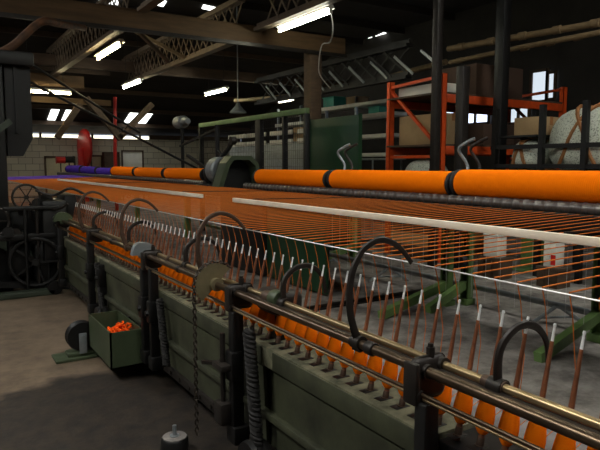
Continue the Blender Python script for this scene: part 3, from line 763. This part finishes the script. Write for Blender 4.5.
wheel((.55, 6.6, .75), .14, (0, 1, 0), 5, rim=.016, name='gear_wheel', par=cd)
MB().box((.66, 6.55, .18), (.86, 6.95, .62), .03).box((.9, 6.5, .1), (1.12, 6.8, .5), .03).build('gear_case', 'black', cd)
MB().box((.98, 6.45, .3), (1.22, 6.95, .95), .03).box((1.2, 6.5, .75), (1.42, 6.9, 1.0), .02).build('headstock_case', 'black', cd)
MB().tube(smooth_path([(.95, 6.6, 1.05), (1.1, 6.5, 1.0), (1.25, 6.4, 1.07), (1.4, 6.4, 1.0)]), .014, 8).tube(smooth_path([(.9, 6.7, .9), (1.1, 6.4, .86), (1.2, 6.3, .92)]), .012, 8).build('rocking_lever', 'iron', cd)
rnd = random.Random(11)
for k in range(7):
    q = at(8 + k * 7.5, 205 + rnd.uniform(-8, 70), Y=6.4 + .05 * k); r_ = rnd.uniform(.03, .07)
    MB().lathe(q, (rnd.uniform(-.3, .3), 1, 0), [(0, r_), (.03, r_), (.03, r_ * .5), (.12, r_ * .5)], 16).build('cam_disc', 'iron' if k % 2 else 'black', cd)
for k, px in enumerate((24, 36, 46, 52)):
    q = at(px, 200, Y=6.42 + .04 * k); MB().tube([V((q.x, q.y, .06)), V((q.x, q.y, q.z + rnd.uniform(-.1, .12)))], .014, 8).build('upright_rod', 'iron' if k % 2 else 'black', cd)
MB().box((.4, 6.44, .56), (1.1, 6.5, .62), .01).box((.62, 6.42, .86), (1.14, 6.47, .90), .01).build('cross_bar', 'black', cd)
MB().bar((.5, 6.7, .1), (1.25, 6.35, .06), .08, .06).lathe((1.05, 6.3, .07), (0, 1, 0), [(0, .07), (.06, .07)], 20).build('rail_foot', 'black', cd)
MB().box((-.2, 6.62, .3), (.35, 6.72, .36), .01).box((-.2, 6.62, .62), (.6, 6.72, .68), .01).box((.1, 6.6, .1), (.16, 6.72, 1.3), .01).bar((.2, 6.62, 1.3), (.75, 6.62, 1.75), .06, .06).build('side_rail', 'dkgreen', cd)
MB().prism([(.52, 6.65, .7), (.98, 6.65, .35), (.98, 6.65, .25), (.46, 6.65, .55)], (0, .05, 0)).build('brace_plate', 'dkgreen', cd)

# ------------------------------------------------------------------ far end wall things
fw = Y1
hr = thing('hose_reel', (at(84, 150, Y=21.6).x, 21.6, 0), 'bright red fire hose reel cover in front of the pale far wall', 'hose reel')
q = at(84, 148, Y=21.6)
MB().lathe((q.x - .06, 21.6, q.z), (1, .12, 0), [(0, .55), (.04, .66), (.12, .66), (.16, .55)], 40).build('reel_disc', 'red', hr)
MB().box((q.x - .2, 21.5, 0), (q.x + .1, 21.75, q.z), .02).build('reel_stand', 'red', hr)
def board(px0, py0, px1, py1, Y, name, m_, label, cat, th=.06, base=None, parts=True):
    a = at(px0, py0, Y=Y); c = at(px1, py1, Y=Y); zb = c.z if base is None else base
    t = thing(name, ((a.x + c.x) / 2, Y, zb), label, cat)
    MB().box((a.x, Y, zb), (c.x, Y + th, a.z), .01).build('panel', m_, t)
    MB().box((a.x, Y - .02, a.z - .06), (c.x, Y, a.z)).box((a.x, Y - .02, zb), (a.x + .06, Y, a.z)).box((c.x - .06, Y - .02, zb), (c.x, Y, a.z)).build('frame', 'timber', t)
    return t
board(44, 156, 76, 175, 21.7, 'notice_board', 'cream', 'cream board standing behind the red and black bobbins', 'board', base=0)
board(90, 155, 103, 175, 21.9, 'white_cabinet', 'cream', 'pale narrow cabinet just right of the red hose reel', 'cabinet', .3, 0)
board(121, 150, 144, 170, 21.6, 'door_panel', 'white', 'pale grey framed door at the far wall behind the orange spools', 'door', base=0)
board(104, 152, 120, 170, 21.7, 'cupboard', 'timber', 'brown cupboard at the far wall beside the red pipe', 'cupboard', .3, 0)
# bobbins on a stand
bs = thing('bobbin_stand', (3.2, 18.0, 0), 'thin stand that carries the red and black bobbins left of the purple spools', 'stand')
st = MB()
for (px, py) in ((62, 159), (71, 160), (60, 168)): pass
qa, qb = at(60.5, 160, Y=18.0), at(69, 159.5, Y=18.0)
st.bar((qa.x, 18.0, 0), (qa.x, 18.0, qa.z - .09), .03).bar((qb.x, 18.0, 0), (qb.x, 18.0, qb.z - .09), .03).bar((qa.x, 18.0, .6), (qb.x, 18.0, .6), .03)
st.build('stand_frame', 'iron', bs)
def bobbin(px, py, Y, cols, label, r=.105):
    q = at(px, py, Y=Y); t = thing('bobbin', q, label, 'bobbin')
    MB().lathe((q.x - .1, Y, q.z), (1, 0, 0), [(0, r * .8), (.03, r * .9), (.17, r * .9), (.2, r * .8)], 20).build('yarn_wrap', cols[0], t)
    for dx in (-.12, .1): MB().lathe((q.x + dx, Y, q.z), (1, 0, 0), [(0, r), (.02, r)], 20).build('flange', cols[1], t)
bobbin(60.5, 160, 18.0, ('red', 'red'), 'red bobbin on the stand in front of the cream board')
bobbin(69.5, 159.5, 18.0, ('rubber', 'rubber'), 'black bobbin on the stand, right of the red one')

# ------------------------------------------------------------------ mesh fence
fx = 4.6
fe = thing('safety_fence', (fx, 9, 0), 'green framed wire mesh fence behind the headstock', 'fence')
ya, yb, zt = 7.1, 10.9, 2.08
MB().box((fx - .03, ya - .03, zt - .05), (fx + .03, yb + .05, zt + .03), .006).build('top_rail', 'fgreen', fe)
MB().box((fx - .02, ya, .95), (fx + .02, yb, 1.0)).box((fx - .02, ya, .1), (fx + .02, yb, .15)).build('lower_rail', 'fgreen', fe)
for y, w in ((yb, .08), (8.5, .16), (7.7, .05), (ya, .06)):
    MB().box((fx - .04, y - w / 2, 0), (fx + .04, y + w / 2, zt - .05), .004).build('fence_post', 'black', fe)
ms = MB(); y = ya
while y < yb: ms.tube([(fx, y, .15), (fx, y, zt - .05)], .0028, 4); y += .06
z = .2
while z < zt: ms.tube([(fx, ya, z), (fx, yb, z)], .0028, 4); z += .12
ms.build('wire_mesh', 'iron', fe)
# dim plant beyond the fence
t = thing('grey_machine', (6.4, 10.6, 0), 'dim grey cabinets with pale bands seen through the mesh fence', 'machine')
MB().box((6.0, 8.6, 0), (6.6, 12.6, 1.75), .02).build('machine_body', 'galv', t)
z1_, z2_ = at(280, 142, X=5.97).z, at(280, 133, X=5.97).z
for y in (8.7, 9.75, 10.8, 11.7):
    for zz in (z1_, z2_): MB().box((5.97, y, zz - .045), (6.0, y + .85, zz + .045), .004).build('cover_panel', 'white', t)
t = thing('cardboard_box', (6.3, 9.6, 1.75), 'brown cardboard box on the grey machine behind the fence', 'box')
MB().box((6.1, 9.3, 1.752), (6.5, 9.9, 2.02), .01).build('carton', 'card', t); MB().box((6.28, 9.3, 2.02), (6.32, 9.9, 2.023)).build('tape', 'strap', t)
# dark green panel
gp = thing('metal_screen', (5, 7, 0), 'flat dark green sheet panel standing right of the timber column', 'panel')
a, c = at(311, 115, X=5.0), at(360, 117, X=5.0)
MB().box((4.985, c.y, .05), (5.015, a.y, 1.985), .004).build('sheet', 'dgreen', gp)
for yy in (c.y - .012, a.y): MB().box((4.97, yy, 0), (5.03, yy + .012, 2.0)).build('edge_post', 'dgreen', gp)

# ------------------------------------------------------------------ pallet rack
pr_ = thing('pallet_rack', (5.8, 6.2, 0), 'tall orange steel pallet rack behind the long orange spool', 'rack')
A, B = at(391, 82, X=5.8), at(443, 80, X=5.8)
yA, yB, zT = A.y, B.y, 2.5
def upright(x, y):
    o = MB().box((x - .045, y - .035, 0), (x + .045, y - .028, zT)).box((x - .045, y - .035, 0), (x - .036, y + .035, zT)).box((x + .036, y - .035, 0), (x + .045, y + .035, zT)).box((x - .07, y - .06, 0), (x + .07, y + .06, .01))
    o.build('upright', 'rackorange', pr_, False)
for x in (5.8, 8.4):
    upright(x, yA); upright(x, yB)
    for (z0, z1) in ((2.42, 2.47), (1.42, 1.42)): MB().bar((x, yA, z0), (x, yB, z1), .04, .04).build('tie_bar', 'rackorange', pr_)
    MB().bar((x, yA, 2.38), (x, yB, 1.5), .04, .04).build('diagonal_brace', 'rackorange', pr_)
    MB().bar((x, yA, .5), (x, yB, 1.4), .04, .04).build('diagonal_brace', 'rackorange', pr_)
for z in (2.13, 1.45):
    for y in (yA, yB): MB().box((5.85, y - .03, z), (8.35, y + .03, z + .11), .006).build('shelf_beam', 'rackorange', pr_)
    MB().box((5.75, yB - .02, z + .11), (8.45, yA + .02, z + .135)).build('shelf_board', 'timber', pr_, False)
def carton(x0, x1, y0, y1, z, h, m_, label, tape=True):
    t = thing('cardboard_box', ((x0 + x1) / 2, (y0 + y1) / 2, z), label, 'box')
    MB().box((x0, y0, z + .002), (x1, y1, z + h), .008).build('carton', m_, t)
    if tape: MB().box(((x0 + x1) / 2 - .03, y0 - .002, z + h - .1), ((x0 + x1) / 2 + .03, y1 + .002, z + h + .002)).build('tape', 'strap', t)
carton(5.9, 6.3, yB + .08, yA - .08, 1.585, .42, 'card', 'large tan carton on the orange rack behind the diagonal brace')
carton(6.7, 7.4, yB + .08, yA - .2, 1.585, .3, 'carddark', 'dark brown carton on the middle shelf of the orange rack')
carton(7.5, 8.2, yB + .08, yA - .2, 1.585, .36, 'carddark', 'dark carton at the right end of the rack middle shelf')
carton(5.86, 6.3, yB + .1, yA - .1, 2.265, .14, 'white', 'low pale carton on the top shelf of the rack, left end', False)
carton(6.5, 7.5, yB + .06, yA - .1, 2.265, .44, 'carddark', 'wide dark carton on the top shelf of the rack, right')
def sack(cx, cy, z, rx, ry, rz, m_, name, label, cat='sack'):
    o = MB(); r = bmesh.ops.create_uvsphere(o.bm, u_segments=24, v_segments=14, radius=1)
    rnd = random.Random(int(cx * 100 + cy * 37))
    for v in r['verts']:
        c_ = v.co; f = 1 + .06 * math.sin(5 * c_.x + 3 * c_.y) + rnd.uniform(-.02, .02)
        s_z = 1 if c_.z > 0 else .75
        v.co = V((math.copysign(abs(c_.x) ** .7, c_.x) * rx * f, math.copysign(abs(c_.y) ** .7, c_.y) * ry * f, max(-.62, math.copysign(abs(c_.z) ** .8, c_.z) * s_z) * rz))
    zz = min(v.co.z for v in o.bm.verts)
    for v in o.bm.verts: v.co += V((cx, cy, z - zz))
    t = thing(name, (cx, cy, z), label, cat); o.build('cloth', m_, t); return t
sk = sack(5.95, 6.1, .9, .2, .35, .3, 'bale', 'yarn_sack', 'pale speckled sack on a pallet below the rack shelf')
pal = thing('pallet_stack', (6.1, 6.15, 0), 'stack of boards under the orange rack', 'pallet')
for k in range(5): MB().box((5.75, yB + .1, .005 + k * .178), (6.9, yA - .1, .17 + k * .178), .006).build('deck', 'card' if k % 2 else 'timber', pal)
# pale goods and shelving far behind the rack
fs = thing('far_shelving', (9.5, 12.5, 0), 'far pale shelving with long white boards left of the orange rack', 'shelving')
for k, (zz, m_) in enumerate(((1.5, 'white'), (1.95, 'white'), (2.45, 'white'), (2.75, 'white'))):
    MB().box((9.2, 10.6, zz), (9.7, 16.0, zz + .09), .006).build('shelf', m_, fs)
for y in (10.7, 12.0, 13.3, 14.6, 15.9): MB().box((9.25, y, 0), (9.32, y + .06, 3.0)).build('upright', 'galv', fs)
for k, (y, w, zz, h, m_, nm, lb) in enumerate(((13.2, .5, 2.84, .25, 'teal', 'storage_tub', 'teal tub on the top board of the far shelving'), (12.2, .4, 2.84, .16, 'card', 'cardboard_box', 'small tan box on the top board of the far shelving'), (14.2, .6, 2.04, .25, 'carddark', 'cardboard_box', 'dark box on a middle board of the far shelving'), (12.6, .5, 1.59, .3, 'cream', 'cardboard_box', 'cream box low on the far shelving'), (11.3, .4, 2.54, .15, 'teal', 'storage_tub', 'teal tub near the orange rack on the far shelving'))):
    t = thing(nm, (9.45, y, zz), lb, 'box'); MB().box((9.25, y - w / 2, zz + .002), (9.65, y + w / 2, zz + h), .01).build('body', m_, t); MB().box((9.23, y - w / 2 - .02, zz + h), (9.67, y + w / 2 + .02, zz + h + .02), .004).build('lid', m_, t)
# grey metal cages in front of the shelving
cg = thing('wire_cage', (6.2, 8.0, 0), 'grey tubular trolley cage left of the orange rack', 'trolley')
o = MB()
for y in (7.0, 7.35, 7.7, 8.05, 8.4): o.tube([(6.3, y, .1), (6.3, y, 1.42 if y != 7.35 else 2.0)], .016, 8)
for z in (.5, 1.0, 1.4): o.tube([(6.3, 6.9, z), (6.3, 8.5, z)], .016, 8)
o.build('tube_frame', 'galv', cg)
MB().box((6.0, 6.9, .1), (6.6, 8.5, .16), .01).build('deck', 'galv', cg)
for y in (7.0, 8.4): MB().lathe((6.27, y, .05), (1, 0, 0), [(0, .05), (.04, .05)], 14).build('wheel', 'rubber', cg)

# ------------------------------------------------------------------ bale rack at right
br = thing('bale_rack', (6.2, 4, 0), 'dark steel rack holding speckled wool bales at the right edge', 'rack')
bxr = 6.05
for y in (2.9, 3.8, 4.33, 5.0):
    MB().box((bxr - .03, y - .03, 0), (bxr + .03, y + .03, 2.0)).build('upright', 'black', br)
    MB().box((bxr + .75, y - .03, 0), (bxr + .81, y + .03, 2.0)).build('upright', 'black', br)
for z in (.8, 1.27, 1.50):
    MB().box((bxr - .02, 2.85, z), (bxr + .02, 5.05, z + .05)).build('rail', 'black', br)
    MB().box((bxr + .76, 2.85, z), (bxr + .8, 5.05, z + .05)).build('rail', 'black', br)
MB().box((bxr, 2.85, 1.22), (bxr + .8, 5.05, 1.25)).build('deck', 'black', br, False)
MB().box((bxr, 2.85, .8), (bxr + .8, 5.05, .83)).build('deck', 'black', br, False)
def bale(y, z, ry, rz, label, x=6.45, rx=.34):
    t = sack(x, y, z, rx, ry, rz, 'bale', 'wool_bale', label, 'bale')
    for dy, tl in ((-.25 * ry, .5 * ry), (.25 * ry, -.5 * ry)):
        P = []
        for q in range(-25, 206, 10):
            a = math.radians(q); c_, s_ = math.cos(a), math.sin(a)
            P.append(V((x + rx * 1.04 * math.copysign(abs(c_) ** .7, c_), y + dy + tl * s_, z + rz * (.62 + 1.03 * math.copysign(abs(s_) ** .8, s_)))))
        MB().tube(P, .022, 6).build('strap', 'strap', t)
bale(3.93, 1.255, .48, .44, 'biggest speckled bale at the right edge, its tan straps crossing')
bale(4.68, 1.255, .22, .24, 'small speckled bale with straps left of the biggest bale')
bale(3.4, .835, .5, .25, 'long bale on the lower deck of the bale rack, right')
bale(4.6, .835, .4, .25, 'lower deck bale of the rack at its left half')
MB().box((bxr + .02, 4.42, 1.64), (bxr + .7, 5.0, 1.665)).build('deck', 'black', br, False)
carton(6.2, 6.6, 4.46, 4.84, 1.665, .22, 'card', 'tan carton standing above the small bale on the bale rack', True)
# ------------------------------------------------------------------ under the strands
rl = thing('floor_pipe_rail', (4.2, 4, 0), 'low grey pipe rail on little A shaped feet under the strands', 'rail')
pa, pb = at(330, 264, Z=.2), at(640, 316, Z=.2)
xr = 4.35
MB().tube([(xr, 1.5, .16), (xr, 6.6, .16)], .028, 12).build('pipe', 'galv', rl)
for y in (1.7, 2.9, 5.0, 6.3):
    o = MB().tube([(xr, y, .16), (xr - .2, y + .1, .012)], .016, 8).tube([(xr, y, .16), (xr + .2, y - .1, .012)], .016, 8).tube([(xr - .14, y + .07, .06), (xr + .14, y - .07, .06)], .01, 6)
    o.build('foot', 'galv', rl)
for k, (pp, qq, lb) in enumerate((((318, 309), (425, 288), 'dark floor track crossing the pale concrete under the middle strands'), ((515, 345), (640, 318), 'dark floor track under the nearest strands at right'))):
    a, c = at(*pp, Z=0), at(*qq, Z=0)
    if k: continue
    t = thing('floor_track', (a.x, a.y, 0), lb, 'rail')
    MB().box((1.75, a.y - .05, 0), (c.x + .3, a.y + .05, .012)).build('base_strip', 'black', t, False); MB().box((1.75, a.y - .015, .012), (c.x + .3, a.y + .015, .04), .003).build('rail_head', 'iron', t)
def wbox(px, py, zb, w, h, d, m_, label, plabel, red=False):
    q = at(px, py, Z=zb)
    p = thing('pallet', (q.x, q.y, 0), plabel, 'pallet')
    MB().box((q.x - .04, q.y - w / 2 - .06, zb - .03), (q.x + d + .06, q.y + w / 2 + .06, zb)).build('deck', 'timber', p, False)
    for yy in (q.y - w / 2 - .05, q.y - .04, q.y + w / 2 - .03): MB().box((q.x - .03, yy, 0), (q.x + d + .05, yy + .08, zb - .03)).build('bearer', 'timber', p, False)
    t = thing('white_box', q, label, 'box')
    MB().box((q.x, q.y - w / 2, zb + .001), (q.x + d, q.y + w / 2, zb + h), .008).build('body', m_, t)
    MB().box((q.x - .006, q.y - w / 2 - .006, zb + h), (q.x + d + .006, q.y + w / 2 + .006, zb + h + .025), .004).build('lid', m_, t)
    if red: MB().box((q.x - .004, q.y - w * .48, zb + h * .1), (q.x + .002, q.y - w * .12, zb + h * .5)).build('sticker', 'red', t)
wbox(490, 257, .25, .2, .24, .16, 'white', 'square white box beyond the paired green legs', 'low timber pallet under the square white box')
wbox(549, 267, .22, .15, .27, .15, 'white', 'white box with a red sticker beyond the strands', 'low timber pallet under the red stickered box', red=True)
t = thing('green_stand', (at(533, 268, Z=0).x, at(533, 268, Z=0).y, 0), 'green upright on the floor left of the red stickered box', 'stand')
q = at(533, 268, Z=0)
MB().box((q.x - .1, q.y - .12, .03), (q.x + .1, q.y + .12, .75), .008).build('post', 'mgreen', t); MB().box((q.x - .35, q.y - .15, 0), (q.x + .2, q.y + .15, .03), .004).build('base', 'mgreen', t)

# ------------------------------------------------------------------ world and view
w = bpy.data.worlds.new('world'); bpy.context.scene.world = w; w.use_nodes = True
w.node_tree.nodes['Background'].inputs[0].default_value = (.75, .85, 1, 1); w.node_tree.nodes['Background'].inputs[1].default_value = .12
sc = bpy.context.scene
sc.view_settings.view_transform = 'Standard'; sc.view_settings.look = 'None'; sc.view_settings.gamma = 1; sc.view_settings.exposure = 1.3; sc.view_settings.use_curve_mapping = False
